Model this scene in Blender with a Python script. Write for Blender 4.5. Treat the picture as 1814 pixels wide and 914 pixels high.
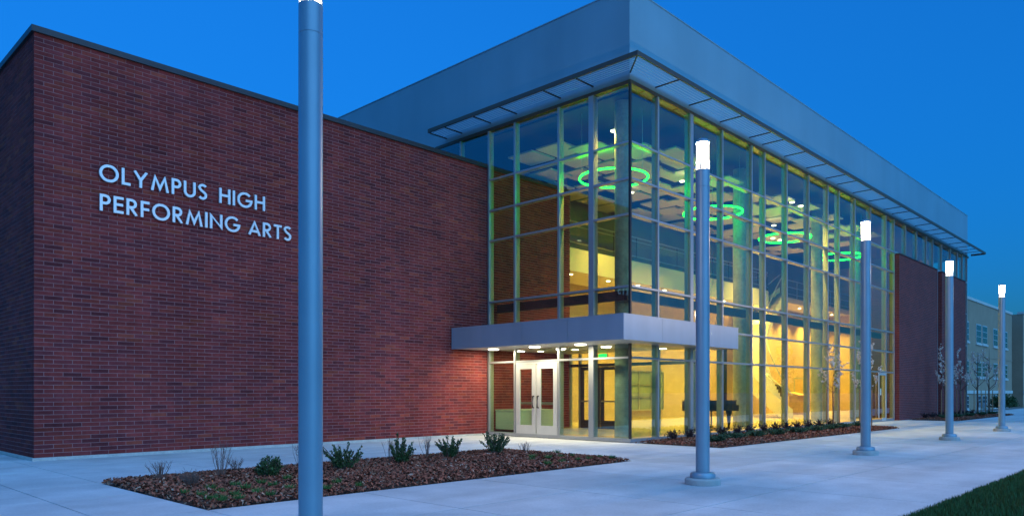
import bpy, bmesh, math, random
from mathutils import Vector, Matrix
random.seed(7)
R = math.radians
for o in list(bpy.data.objects): bpy.data.objects.remove(o)
sc = bpy.context.scene
COL = sc.collection

# ------------------------------------------------------------------ camera
CAM_H = 1.34
cam_d = bpy.data.cameras.new('camera'); cam = bpy.data.objects.new('camera', cam_d); COL.objects.link(cam)
cam.location = (0, 0, CAM_H); cam.rotation_euler = (R(90), 0, R(43.781 - 90))
cam_d.sensor_width = 36; cam_d.lens = 36 * 1320 / 1814; cam_d.shift_y = (694 - 457) / 1814
cam_d.clip_start = .05; cam_d.clip_end = 3000
sc.camera = cam

# ------------------------------------------------------------------ dusk sky, last glow of the set sun behind the photographer
SUN_AZ = R(-100)      # direction (x, y) the glow comes from: cos, sin
w = bpy.data.worlds.new('World'); sc.world = w; w.use_nodes = True
wn = w.node_tree; wn.nodes.clear()
sky = wn.nodes.new('ShaderNodeTexSky'); sky.sky_type = 'NISHITA'; sky.sun_disc = False
sky.sun_elevation = R(1.0); sky.sun_rotation = math.pi / 2 - SUN_AZ
sky.altitude = 1400; sky.air_density = 1.6; sky.dust_density = .1; sky.ozone_density = 7.0
wb = wn.nodes.new('ShaderNodeMix'); wb.data_type = 'RGBA'; wb.blend_type = 'MULTIPLY'; wb.inputs[0].default_value = 1
wb.inputs[7].default_value = (.075, .63, 1.04, 1)      # tungsten white balance
bg = wn.nodes.new('ShaderNodeBackground'); bg.inputs[1].default_value = .12
wo = wn.nodes.new('ShaderNodeOutputWorld')
gm = wn.nodes.new('ShaderNodeGamma'); gm.inputs[1].default_value = .55       # twilight spreads the light over the whole dome
wn.links.new(sky.outputs[0], gm.inputs[0]); wn.links.new(gm.outputs[0], wb.inputs[6]); wn.links.new(wb.outputs[2], bg.inputs[0]); wn.links.new(bg.outputs[0], wo.inputs[0])
# broad glow of the set sun: soft, low energy, from behind the photographer
sun_d = bpy.data.lights.new('sun', 'SUN'); sun = bpy.data.objects.new('sun', sun_d); COL.objects.link(sun)
sun_d.energy = .27; sun_d.angle = R(80); sun_d.color = (.22, .58, 1.0)
sun.rotation_euler = Vector((math.cos(SUN_AZ)*math.cos(R(40)), math.sin(SUN_AZ)*math.cos(R(40)), math.sin(R(40)))).to_track_quat('Z', 'Y').to_euler()

sc.view_settings.view_transform = 'Standard'; sc.view_settings.look = 'None'
sc.view_settings.exposure = 3.0; sc.view_settings.gamma = 1; sc.view_settings.use_curve_mapping = False
sc.render.engine = 'CYCLES'
cy = sc.cycles
cy.use_denoising = True; cy.max_bounces = 8; cy.diffuse_bounces = 3; cy.glossy_bounces = 4; cy.transmission_bounces = 4
cy.transparent_max_bounces = 28; cy.sample_clamp_indirect = 3.0; cy.caustics_reflective = False; cy.caustics_refractive = False

# ------------------------------------------------------------------ materials
def mat(name, base, rough=.6, metal=0., noise=None, bump=None, emit=None, spec=.5, attr=False, streak=None, obj_var=0):
    m = bpy.data.materials.new(name); m.use_nodes = True
    nt = m.node_tree; b = nt.nodes['Principled BSDF']
    b.inputs['Base Color'].default_value = (*base, 1); b.inputs['Roughness'].default_value = rough
    b.inputs['Metallic'].default_value = metal; b.inputs['Specular IOR Level'].default_value = spec
    L = nt.links.new; N = nt.nodes.new
    tc = N('ShaderNodeTexCoord'); geo = N('ShaderNodeNewGeometry')
    src = None
    if attr:
        a = N('ShaderNodeAttribute'); a.attribute_name = 'tint'; src = a.outputs['Color']
    if noise:
        scale, amt = noise[0], noise[1]
        stops = [(scale, amt)] + list(noise[2:])
        for (s_, a_) in stops:
            n = N('ShaderNodeTexNoise'); n.inputs['Scale'].default_value = s_; n.inputs['Detail'].default_value = 6
            L(geo.outputs['Position'], n.inputs['Vector'])
            mr = N('ShaderNodeMapRange'); mr.inputs['From Min'].default_value = .3; mr.inputs['From Max'].default_value = .7
            mr.inputs['To Min'].default_value = 1 - a_; mr.inputs['To Max'].default_value = 1 + a_
            L(n.outputs['Fac'], mr.inputs['Value'])
            mx = N('ShaderNodeMix'); mx.data_type = 'RGBA'; mx.blend_type = 'MULTIPLY'; mx.inputs[0].default_value = 1
            if src: L(src, mx.inputs[6])
            else: mx.inputs[6].default_value = (*base, 1)
            L(mr.outputs[0], mx.inputs[7]); src = mx.outputs[2]
    if streak:
        n = N('ShaderNodeTexNoise'); n.inputs['Scale'].default_value = 1; n.inputs['Detail'].default_value = 4
        mp = N('ShaderNodeMapping'); mp.inputs['Scale'].default_value = streak[0]
        L(geo.outputs['Position'], mp.inputs['Vector']); L(mp.outputs[0], n.inputs['Vector'])
        mr = N('ShaderNodeMapRange'); mr.inputs['From Min'].default_value = .3; mr.inputs['From Max'].default_value = .7
        mr.inputs['To Min'].default_value = 1 - streak[1]; mr.inputs['To Max'].default_value = 1 + streak[1]
        L(n.outputs['Fac'], mr.inputs['Value'])
        mx = N('ShaderNodeMix'); mx.data_type = 'RGBA'; mx.blend_type = 'MULTIPLY'; mx.inputs[0].default_value = 1
        if src: L(src, mx.inputs[6])
        else: mx.inputs[6].default_value = (*base, 1)
        L(mr.outputs[0], mx.inputs[7]); src = mx.outputs[2]
    if obj_var:
        oi = N('ShaderNodeObjectInfo'); mr = N('ShaderNodeMapRange'); mr.inputs['To Min'].default_value = 1 - obj_var; mr.inputs['To Max'].default_value = 1 + obj_var
        L(oi.outputs['Random'], mr.inputs['Value']); mx = N('ShaderNodeMix'); mx.data_type = 'RGBA'; mx.blend_type = 'MULTIPLY'; mx.inputs[0].default_value = 1
        L(src, mx.inputs[6]); L(mr.outputs[0], mx.inputs[7]); src = mx.outputs[2]
    if src: L(src, b.inputs['Base Color'])
    if bump:
        n = N('ShaderNodeTexNoise'); n.inputs['Scale'].default_value = bump[0]; n.inputs['Detail'].default_value = 5
        L(geo.outputs['Position'], n.inputs['Vector'])
        bp = N('ShaderNodeBump'); bp.inputs['Strength'].default_value = bump[1]; bp.inputs['Distance'].default_value = .01
        L(n.outputs['Fac'], bp.inputs['Height']); L(bp.outputs[0], b.inputs['Normal'])
    if emit:
        b.inputs['Emission Color'].default_value = (*emit[0], 1); b.inputs['Emission Strength'].default_value = emit[1]
    return m

def brick_tex(name, c1, c2, mortar, bw, bh, rough=.8, axis='Y'):
    m = bpy.data.materials.new(name); m.use_nodes = True
    nt = m.node_tree; b = nt.nodes['Principled BSDF']; b.inputs['Roughness'].default_value = rough; b.inputs['Specular IOR Level'].default_value = .15
    N = nt.nodes.new; L = nt.links.new
    geo = N('ShaderNodeNewGeometry'); sp = N('ShaderNodeSeparateXYZ'); cb = N('ShaderNodeCombineXYZ')
    L(geo.outputs['Position'], sp.inputs[0])
    if axis == 'Y':
        L(sp.outputs[0], cb.inputs[0])
    else:
        L(sp.outputs[1], cb.inputs[0])
    L(sp.outputs[2], cb.inputs[1])
    t = N('ShaderNodeTexBrick'); t.inputs['Color1'].default_value = (*c1, 1); t.inputs['Color2'].default_value = (*c2, 1)
    t.inputs['Mortar'].default_value = (*mortar, 1); t.inputs['Scale'].default_value = 1
    t.inputs['Brick Width'].default_value = bw; t.inputs['Row Height'].default_value = bh; t.inputs['Mortar Size'].default_value = .005
    L(cb.outputs[0], t.inputs['Vector'])
    n = N('ShaderNodeTexNoise'); n.inputs['Scale'].default_value = .7; n.inputs['Detail'].default_value = 5; L(geo.outputs['Position'], n.inputs['Vector'])
    mr = N('ShaderNodeMapRange'); mr.inputs['From Min'].default_value = .3; mr.inputs['From Max'].default_value = .7
    mr.inputs['To Min'].default_value = .92; mr.inputs['To Max'].default_value = 1.08; L(n.outputs['Fac'], mr.inputs['Value'])
    mx = N('ShaderNodeMix'); mx.data_type = 'RGBA'; mx.blend_type = 'MULTIPLY'; mx.inputs[0].default_value = 1
    L(t.outputs['Color'], mx.inputs[6]); L(mr.outputs[0], mx.inputs[7]); L(mx.outputs[2], b.inputs['Base Color'])
    bp = N('ShaderNodeBump'); bp.inputs['Strength'].default_value = .5; bp.inputs['Distance'].default_value = .006; bp.invert = True
    L(t.outputs['Fac'], bp.inputs['Height']); L(bp.outputs[0], b.inputs['Normal'])
    return m

def glass_mat(name, tint, ior=1.9):
    m = bpy.data.materials.new(name); m.use_nodes = True; nt = m.node_tree; nt.nodes.clear(); N = nt.nodes.new; L = nt.links.new
    o = N('ShaderNodeOutputMaterial'); mx = N('ShaderNodeMixShader'); fr = N('ShaderNodeFresnel'); fr.inputs[0].default_value = ior
    tr = N('ShaderNodeBsdfTransparent'); tr.inputs[0].default_value = (*tint, 1)
    gl = N('ShaderNodeBsdfGlossy'); gl.inputs['Roughness'].default_value = .0; gl.inputs[0].default_value = (.92, .96, 1, 1)
    ge = N('ShaderNodeNewGeometry'); inv = N('ShaderNodeMath'); inv.operation = 'SUBTRACT'; inv.inputs[0].default_value = 1; L(ge.outputs['Backfacing'], inv.inputs[1])
    mu = N('ShaderNodeMath'); mu.operation = 'MULTIPLY'; L(fr.outputs[0], mu.inputs[0]); L(inv.outputs[0], mu.inputs[1])      # the far side of a pane does not reflect inwards
    L(mu.outputs[0], mx.inputs[0]); L(tr.outputs[0], mx.inputs[1]); L(gl.outputs[0], mx.inputs[2]); L(mx.outputs[0], o.inputs[0])
    return m

def emis(name, col, s):
    m = bpy.data.materials.new(name); m.use_nodes = True; nt = m.node_tree; nt.nodes.clear()
    o = nt.nodes.new('ShaderNodeOutputMaterial'); e = nt.nodes.new('ShaderNodeEmission'); e.inputs[0].default_value = (*col, 1); e.inputs[1].default_value = s
    nt.links.new(e.outputs[0], o.inputs[0]); return m

def glow(name, col, s):                 # clear lens lit from inside: lets the bulb's light through
    m = emis(name, col, s); nt = m.node_tree; e = [n for n in nt.nodes if n.type == 'EMISSION'][0]; o = [n for n in nt.nodes if n.type == 'OUTPUT_MATERIAL'][0]
    t = nt.nodes.new('ShaderNodeBsdfTransparent'); a = nt.nodes.new('ShaderNodeAddShader')
    nt.links.new(e.outputs[0], a.inputs[0]); nt.links.new(t.outputs[0], a.inputs[1]); nt.links.new(a.outputs[0], o.inputs[0]); return m

WARM = (1.0, .57, .10)
M = dict(
    brick=mat('brick', (.16, .06, .05), .9, spec=.12, attr=True, noise=(9, .16, (.45, .17)), streak=((1.3, 1.3, .12), .16), bump=(60, .25)),
    mortar=mat('mortar', (.33, .17, .17), .95, spec=.1, noise=(5, .15), bump=(80, .3)),
    brick_far=brick_tex('brick_far', (.22, .045, .040), (.14, .035, .038), (.30, .16, .15), .335, .0834),
    brick_far_x=brick_tex('brick_far_side', (.22, .045, .040), (.14, .035, .038), (.30, .16, .15), .335, .0834, axis='X'),
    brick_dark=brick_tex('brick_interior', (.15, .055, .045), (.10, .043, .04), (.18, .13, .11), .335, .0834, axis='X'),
    tan=brick_tex('tan_block', (.56, .41, .23), (.50, .36, .20), (.44, .33, .20), .40, .20),
    tan_x=brick_tex('tan_block_side', (.56, .41, .23), (.50, .36, .20), (.44, .33, .20), .40, .20, axis='X'),
    coping=mat('coping_metal', (.05, .045, .05), .45, .5, noise=(2, .1)),
    curb=mat('curb_concrete', (.46, .46, .44), .9, noise=(3, .15, (25, .1)), bump=(40, .3)),
    panel=mat('parapet_panel', (.19, .36, .45), .55, .1, noise=(.5, .05), streak=((.9, .9, .06), .05)),
    alu=mat('aluminium', (.38, .40, .42), .38, .5, noise=(4, .04)),
    mull=mat('mullion_inner', (.36, .36, .30), .5, .2),
    bronze=mat('bronze_metal', (.12, .095, .075), .45, .5),
    alu_door=mat('aluminium_door', (.62, .63, .62), .4, .4, noise=(4, .04)),
    dark_metal=mat('dark_metal', (.06, .055, .055), .45, .6),
    shade_blade=mat('blade_metal', (.68, .71, .74), .4, .6),
    canopy=mat('canopy_metal', (.34, .42, .52), .38, .4, noise=(1.2, .04), streak=((3, 3, .1), .04)),
    soffit=mat('soffit', (.50, .49, .46), .5, .2),
    glass=glass_mat('glass', (.80, .90, .78), 2.45),
    glass_in=glass_mat('interior_glass', (.93, .97, .94), 1.5),
    concrete=mat('pavement_concrete', (.52, .53, .54), .85, noise=(.30, .16, (1.7, .10), (28, .07)), bump=(120, .2), streak=((.22, 1.5, 1), .10), obj_var=.05),
    joint=mat('joint_sand', (.16, .15, .14), .95, noise=(20, .2)),
    pole=mat('lamp_pole_paint', (.24, .34, .42), .42, .35, noise=(3, .04)),
    lampbase=mat('lamp_footing', (.42, .42, .41), .9, noise=(6, .15), bump=(60, .4)),
    lamp=glow('lamp_light', (1, .80, .58), .55),
    skirt=glow('lens_skirt', (1, .80, .58), .24),
    down=emis('downlight_lens', (1, .84, .52), 2.5),
    cdown=emis('canopy_downlight_lens', (1, .95, .75), 2.0),
    ring=emis('green_tube', (.004, 1.0, .014), 4.5),
    exit=emis('exit_face', (.01, .9, .12), .6),
    floor=mat('lobby_floor', (.50, .42, .30), .25, noise=(1.5, .08)),
    white=mat('white_plaster', (.72, .66, .54), .8, noise=(1, .04)),
    ceil=mat('dark_ceiling', (.035, .035, .045), .9),
    cpanel=mat('acoustic_panel', (.50, .44, .37), .9, noise=(3, .06)),
    grey=mat('upper_wall', (.30, .25, .24), .8, noise=(1, .08)),
    column=mat('column_concrete', (.36, .36, .34), .75, noise=(2.5, .2, (10, .1)), bump=(30, .2)),
    girt=mat('girt_paint', (.035, .045, .08), .5, .3),
    rail=mat('rail_steel', (.55, .54, .52), .3, .8),
    piano=mat('piano_lacquer', (.018, .010, .008), .15),
    keys=mat('piano_keys', (.7, .68, .6), .4),
    wood=mat('maple', (.55, .36, .14), .45, noise=(6, .12), streak=((1, 1, 14), .12)),
    screen=mat('dark_screen', (.015, .015, .02), .12),
    display=mat('display_board', (.20, .24, .17), .5, noise=(2, .1)),
    counter=mat('counter_laminate', (.62, .70, .60), .4),
    letter=mat('brushed_letter', (.74, .75, .76), .35, .35),
    soil=mat('mulch_ground', (.05, .026, .018), .95, noise=(30, .4), bump=(50, .6)),
    chip=mat('bark_chip', (.10, .045, .028), .9, spec=.2, attr=True, noise=(25, .2)),
    lawn_soil=mat('lawn_soil', (.02, .045, .012), .95, noise=(6, .3)),
    grass=mat('grass_blade', (.03, .085, .015), .7, attr=True),
    yew=mat('yew_leaf', (.03, .075, .02), .55, attr=True),
    juniper=mat('juniper_leaf', (.03, .08, .035), .7, attr=True),
    purple=mat('barberry_leaf', (.03, .012, .02), .7, attr=True),
    twig=mat('twig_bark', (.15, .10, .085), .9, noise=(20, .2)),
    trunk=mat('tree_bark', (.13, .09, .07), .9, noise=(15, .25), bump=(40, .6)),
    stake=mat('stake_wood', (.30, .17, .09), .8, noise=(8, .2)),
    blossom=mat('blossom', (.78, .70, .66), .7, attr=True),
    beige=mat('beige_wall', (.36, .25, .17), .85, noise=(1.2, .08, (8, .05))),
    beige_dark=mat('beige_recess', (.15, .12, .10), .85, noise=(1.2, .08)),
    band=mat('stone_band', (.55, .55, .52), .8, noise=(2, .06)),
    fwin=mat('window_glass', (.02, .06, .09), .06, 0, spec=.9),
    frame=mat('window_frame', (.50, .52, .52), .5, .3),
    ground=mat('ground_far', (.10, .11, .08), .95, noise=(.2, .2)),
)

# ------------------------------------------------------------------ helpers
WLOC = {}
class MB:
    def __init__(s): s.v = []; s.f = []; s.c = []
    def box(s, x0, x1, y0, y1, z0, z1, skip=(), col=None):
        n = len(s.v)
        s.v += [(x0,y0,z0),(x1,y0,z0),(x1,y1,z0),(x0,y1,z0),(x0,y0,z1),(x1,y0,z1),(x1,y1,z1),(x0,y1,z1)]
        F = {'-z':(0,3,2,1),'+z':(4,5,6,7),'-y':(0,1,5,4),'+x':(1,2,6,5),'+y':(2,3,7,6),'-x':(3,0,4,7)}
        for k, q in F.items():
            if k not in skip:
                s.f.append(tuple(n+i for i in q)); s.c.append(col)
        return s
    def quad(s, a, b, c, d, col=None):
        n = len(s.v); s.v += [tuple(a), tuple(b), tuple(c), tuple(d)]; s.f.append((n, n+1, n+2, n+3)); s.c.append(col); return s
    def tri(s, a, b, c, col=None):
        n = len(s.v); s.v += [tuple(a), tuple(b), tuple(c)]; s.f.append((n, n+1, n+2)); s.c.append(col); return s
    def tube(s, pts, rad, seg=8, cap=True, col=None):
        pts = [Vector(p) for p in pts]; rings = []
        if not hasattr(rad, '__len__'): rad = [rad]*len(pts)
        for i, p in enumerate(pts):
            d = (pts[min(i+1, len(pts)-1)] - pts[max(i-1, 0)]).normalized()
            u = d.cross(Vector((0,0,1)))
            if u.length < 1e-3: u = Vector((1,0,0))
            u.normalize(); w_ = d.cross(u).normalized()
            n = len(s.v)
            s.v += [tuple(p + (u*math.cos(2*math.pi*k/seg) + w_*math.sin(2*math.pi*k/seg))*rad[i]) for k in range(seg)]
            rings.append(n)
        for a, b in zip(rings, rings[1:]):
            for k in range(seg):
                s.f.append((a+k, a+(k+1)%seg, b+(k+1)%seg, b+k)); s.c.append(col)
        if cap:
            s.f.append(tuple(rings[0]+k for k in reversed(range(seg)))); s.c.append(col)
            s.f.append(tuple(rings[-1]+k for k in range(seg))); s.c.append(col)
        return s
    def lathe(s, prof, seg=40, cx=0, cy=0):
        rings = []
        for r, z in prof:
            rings.append(len(s.v)); s.v += [(cx+r*math.cos(2*math.pi*k/seg), cy+r*math.sin(2*math.pi*k/seg), z) for k in range(seg)]
        for a, b in zip(rings, rings[1:]):
            for k in range(seg): s.f.append((a+k, a+(k+1)%seg, b+(k+1)%seg, b+k)); s.c.append(None)
        s.f.append(tuple(rings[0]+k for k in reversed(range(seg)))); s.c.append(None)
        s.f.append(tuple(rings[-1]+k for k in range(seg))); s.c.append(None)
        return s
    def prism(s, poly, z0, z1):
        n = len(s.v); k = len(poly)
        s.v += [(x, y, z0) for x, y in poly] + [(x, y, z1) for x, y in poly]
        s.f.append(tuple(n+i for i in reversed(range(k)))); s.f.append(tuple(n+k+i for i in range(k))); s.c += [None, None]
        for i in range(k): s.f.append((n+i, n+(i+1)%k, n+k+(i+1)%k, n+k+i)); s.c.append(None)
        return s
    def mesh(s, name, m, smooth=False):
        me = bpy.data.meshes.new(name); me.from_pydata(s.v, [], s.f); me.materials.append(m)
        if any(c is not None for c in s.c):
            at = me.color_attributes.new('tint', 'FLOAT_COLOR', 'CORNER')
            buf = []
            for p, c in zip(me.polygons, s.c):
                c = c or (.1, .1, .1); buf += [c[0], c[1], c[2], 1.0]*p.loop_total
            at.data.foreach_set('color', buf)
        if smooth:
            me.polygons.foreach_set('use_smooth', [True]*len(me.polygons))
            try: me.set_sharp_from_angle(angle=R(35))
            except Exception: pass
        me.update(); return me

def link(name, me, loc=(0,0,0), parent=None, rot=0., kind=None, label=None, cat=None, group=None):
    o = bpy.data.objects.new(name, me); COL.objects.link(o)
    wl = Vector(loc)
    if parent is not None:
        o.parent = parent; o.location = wl - WLOC[parent.name]
    else: o.location = wl
    WLOC[o.name] = wl
    if rot: o.rotation_euler = (0, 0, rot)
    if kind: o['kind'] = kind
    if label: o['label'] = label
    if cat: o['category'] = cat
    if group: o['group'] = group
    return o

def put(name, mb, m, loc=(0,0,0), parent=None, smooth=False, **k):      # mb in local coords around loc
    return link(name, mb.mesh(name, M[m] if isinstance(m, str) else m, smooth), loc, parent, **k)

def wput(name, mb, m, parent=None, smooth=False, **k):                  # mb in world coords, origin moved to its lower centre
    xs = [v[0] for v in mb.v]; ys = [v[1] for v in mb.v]; zs = [v[2] for v in mb.v]
    c = Vector(((min(xs)+max(xs))/2, (min(ys)+max(ys))/2, min(zs)))
    mb.v = [(v[0]-c.x, v[1]-c.y, v[2]-c.z) for v in mb.v]
    return put(name, mb, m, c, parent, smooth, **k)

_bc = {}
def box(name, m, parent, x0, x1, y0, y1, z0, z1, **k):                  # box with shared mesh data
    key = (m, round(x1-x0,4), round(y1-y0,4), round(z1-z0,4))
    if key not in _bc:
        a, b_, c = (x1-x0)/2, (y1-y0)/2, (z1-z0)
        _bc[key] = MB().box(-a, a, -b_, b_, 0, c).mesh(name, M[m])
    return link(name, _bc[key], ((x0+x1)/2, (y0+y1)/2, z0), parent, **k)

def thing(name, loc, label, cat, group=None):
    return link(name, None, loc, None, label=label, cat=cat, group=group)

def lamp_light(kind, name, loc, parent, energy, color, size=.2, spread=None, spot=None):
    d = bpy.data.lights.new(name, kind); d.energy = energy; d.color = color
    if kind == 'AREA':
        d.shape = 'DISK'; d.size = size
        if spread: d.spread = spread
    else: d.shadow_soft_size = size
    if spot: d.spot_size = spot; d.spot_blend = .6
    return link(name, d, loc, parent)

# ------------------------------------------------------------------ key measures of the place
XB, YB = 4.02, 16.70          # left corner of the brick wing
XG, YG = 16.33, 11.34         # glass corner
ZBR = 8.32                    # top of the brick
FL = .10                      # lobby floor

# ------------------------------------------------------------------ ground and paving
g = MB(); g.quad((-600,-600,-.06),(900,-600,-.06),(900,900,-.06),(-600,900,-.06)); wput('ground', g, 'ground', kind='structure')
BEDS = [(3.72, 12.1, 8.35, 12.0), (16.33, 29.9, 8.72, 11.22), (38.85, 52.0, 8.92, 11.0)]
pav = MB().box(-14, 110, 2.44, 17.2, -.05, -.02); pav = wput('pavement', pav, 'joint', kind='structure')
xs = [-14, -11, -8.5, -6, -3.6, -1.45, .6, 2.66, 3.72, 5.8, 7.9, 10.0, 12.1, 14.2, 16.33, 18.6, 20.85, 23.1, 25.4, 27.65, 29.9, 32.1, 34.3, 36.6, 38.85, 41.1, 43.3, 45.5, 47.7, 49.85, 52.0, 55, 58, 62, 67, 73, 80, 88, 98, 110]
ys = [2.44, 4.4, 6.38, 8.35, 8.72, 8.92, 11.0, 11.22, 12.0, 14.3, 17.2]
ys_free = [2.44, 4.4, 6.38, 8.35, 10.4, 12.0, 14.3, 17.2]
def in_bed(x0, x1, y0, y1):
    for b in BEDS:
        if x0 >= b[0]-.01 and x1 <= b[1]+.01 and y0 >= b[2]-.01 and y1 <= b[3]+.01: return True
    return False
for xi in range(len(xs)-1):
    x0, x1 = xs[xi], xs[xi+1]
    bed = [b for b in BEDS if x0 >= b[0]-.01 and x1 <= b[1]+.01]
    yy = [2.44, 4.4, 6.38, bed[0][2]] + ([bed[0][3]] if bed else []) + ([14.3, 17.2] if bed[0][3] > 11.9 else [11.36, 17.2]) if bed else ys_free
    for y0, y1 in zip(yy, yy[1:]):
        if in_bed(x0, x1, y0, y1): continue
        if x1 > 16.4 and y0 >= 11.3: continue
        if x0 > 54 and y0 > 12.1: continue
        box('slab', 'concrete', pav, x0+.007, x1-.007, y0+.007, y1-.007, -.02, 0)

pav2 = wput('side_pavement', MB().box(-14, 4.6, 17.201, 40, -.05, -.02), 'joint', kind='structure')
for x0, x1 in zip(xs[:9], xs[1:8] + [3.97]):
    for y0, y1 in zip((17.2, 20, 22.8, 25.6, 30), (20, 22.8, 25.6, 30, 40)): 
        if x1 > x0: box('slab', 'concrete', pav2, x0+.007, x1-.007, y0+.007, y1-.007, -.02, 0)
# lawn along the walk
lw = wput('lawn', MB().box(-14, 110, -18, 2.432, -.055, -.012), 'lawn_soil', kind='structure')
gb = MB()
for i in range(62000):
    x = 7.5 + 26*random.random()**1.7; y = 2.46 - 2.6*random.random()**1.3
    if y > 2.44: y = 2.44 - .02*random.random()
    a = random.random()*6.283; hgt = random.uniform(.03, .075); wd = .004 + .0005*x
    dx, dy = math.cos(a)*wd, math.sin(a)*wd; l = random.uniform(-.02, .02); l2 = random.uniform(-.02, .02)
    k = random.uniform(.6, 1.3)
    gb.tri((x-dx, y-dy, -.015), (x+dx, y+dy, -.015), (x+l, y+l2, hgt), (.035*k, .10*k, .02*k))
wput('grass', gb, 'grass', lw, kind='stuff')

# mulch beds with bark chips
beds = []
for bi, (x0, x1, y0, y1) in enumerate(BEDS):
    nx, ny = int((x1-x0)/.22), int((y1-y0)/.22); m = MB()
    P = [[(x0+(x1-x0)*i/nx, y0+(y1-y0)*j/ny, -.035 + (0 if i in (0, nx) or j in (0, ny) else .055+.035*random.random())) for j in range(ny+1)] for i in range(nx+1)]
    for i in range(nx):
        for j in range(ny): m.quad(P[i][j], P[i+1][j], P[i+1][j+1], P[i][j+1])
    for p in m.v: pass
    b = wput('mulch_bed', m, 'soil', kind='structure', smooth=True); beds.append(b)
    c = MB(); n = (30000, 16000, 6000)[bi]
    for k in range(n):
        x = random.uniform(x0+.02, x1-.02); y = random.uniform(y0+.02, y1-.02); e = min(x-x0, x1-x, y-y0, y1-y)
        z = .0 + min(e, .2)*.25 + random.uniform(0, .03); a = random.random()*6.283
        l, wd = random.uniform(.012, .042), random.uniform(.005, .014)
        if e < .06: l *= .5
        ux, uy = math.cos(a)*l, math.sin(a)*l; vx, vy = -math.sin(a)*wd, math.cos(a)*wd; t1, t2 = random.uniform(-.022, .022), random.uniform(-.012, .012)
        q = random.random(); s_ = random.uniform(.5, 1.5)
        col = (.25*s_, .085*s_, .052*s_) if q < .8 else (.24*s_, .13*s_, .085*s_) if q < .94 else (.36*s_, .25*s_, .19*s_)
        c.quad((x-ux-vx, y-uy-vy, z-t1-t2), (x+ux-vx, y+uy-vy, z+t1-t2), (x+ux+vx, y+uy+vy, z+t1+t2), (x-ux+vx, y-uy+vy, z-t1+t2), col)
    wput('bark_chips', c, 'chip', b, kind='stuff')

# ------------------------------------------------------------------ the performing arts building
B = thing('performing_arts_building', (XG, YB, 0), 'performing arts hall with red brick wing, glass lobby and pale metal upper storey', 'building')

def brick_col(r):
    q = r.random(); k = r.uniform(.82, 1.18)
    if q < .52: c = (.205, .036, .034)
    elif q < .70: c = (.172, .034, .036)
    elif q < .86: c = (.135, .030, .034)
    elif q < .93: c = (.232, .042, .033)
    else: c = (.245, .050, .034)
    return tuple(v*k for v in c)
BL, BH, JT = .335, (ZBR-.06)/99, .012
rng = random.Random(3)
def brick_rows(u0, u1):
    """yields (u_start, u_end, z0, z1) of a running bond between u0 and u1"""
    for r in range(99):
        z0 = .06 + r*BH; u = u0 - (BL/2 if r % 2 else 0)
        while u < u1 - .01:
            a, b = max(u, u0), min(u+BL, u1)
            if b - a > .05: yield a + (JT/2 if a > u0 else 0), b - JT/2, z0 + JT/2, z0 + BH - JT/2
            u += BL
# front wall of the wing
wall = wput('brick_wall', MB().box(XB+.005, XG-.02, YB+.0045, 26, .055, ZBR), 'mortar', B)
rows = list(brick_rows(XB, XG-.02))
rows.sort(key=lambda q: ((q[0]+q[1])/2)**2 + YB**2 + ((q[2]+q[3])/2 - CAM_H)**2*.6)
pool = {}
for q in rows[:300]:
    key = (round(q[1]-q[0], 3), rng.randrange(9))
    if key not in pool:
        a = key[0]/2
        pool[key] = MB().box(-a, a, 0, .09, 0, BH-JT, skip=('+y',), col=brick_col(rng)).mesh('brick', M['brick'])
        mm = pool[key]
        for p in mm.color_attributes['tint'].data: pass
    link('brick', pool[key], ((q[0]+q[1])/2, YB + rng.uniform(-.0012, .0012), q[2]), wall)
bs = MB()
for q in rows[300:]:
    d = rng.uniform(-.0012, .0012); bs.box(q[0], q[1], YB+d, YB+.07, q[2], q[3], skip=('+y',), col=brick_col(rng))
wput('brick_courses', bs, 'brick', wall, kind='stuff')
# side wall of the wing
bs = MB()
for q in brick_rows(YB+.105, 21.5):
    d = rng.uniform(-.0012, .0012); bs.box(XB+d, XB+.07, q[0], q[1], q[2], q[3], skip=('+x',), col=brick_col(rng))
sw = wput('side_brick_wall', MB().box(XB+.0042, XB+.2, YB+.3, 25.9, .057, ZBR-.002), 'mortar', B)
wput('brick_courses', bs, 'brick', sw, kind='stuff')
bs = MB()                                                            # quoin ends closing the corner
for r in range(99):
    z0 = .06 + r*BH; bs.box(XB+.001, XB+.07, YB+.012, YB+.095, z0+JT/2, z0+BH-JT/2, col=brick_col(rng))
wput('corner_bricks', bs, 'brick', sw, kind='stuff')
# the same wall inside the lobby
bs = MB()
for q in brick_rows(XG+.16, 20.38):
    d = rng.uniform(-.0012, .0012); bs.box(q[0], q[1], YB+d, YB+.07, q[2], q[3], skip=('+y',), col=brick_col(rng))
iw = wput('lobby_brick_wall', MB().box(XG+.15, 20.38, YB+.0045, 19.3, .055, ZBR), 'mortar', B)
wput('brick_courses', bs, 'brick', iw, kind='stuff')
# coping and base curb
cp = MB().box(XB-.05, XG-.03, YB-.05, YB+.30, ZBR+.0, ZBR+.12); wput('coping', cp, 'coping', B)
wput('coping', MB().box(XB-.05, XB+.30, YB+.302, 26, ZBR, ZBR+.12), 'coping', B)
wput('coping', MB().box(XG+.16, 20.39, YB-.01, YB+.30, ZBR+.0, ZBR+.12), 'coping', B)
wput('foundation_curb', MB().box(XB-.035, XG-.06, YB-.035, YB+.3, -.05, .058), 'curb', B)
wput('foundation_curb', MB().box(XB-.035, XB+.3, YB+.301, 26, -.05, .058), 'curb', B)
wput('wing_roof', MB().box(XB+.3, XG-.04, YB+.3, 26, ZBR-.04, ZBR+.02), 'coping', B)

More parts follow.
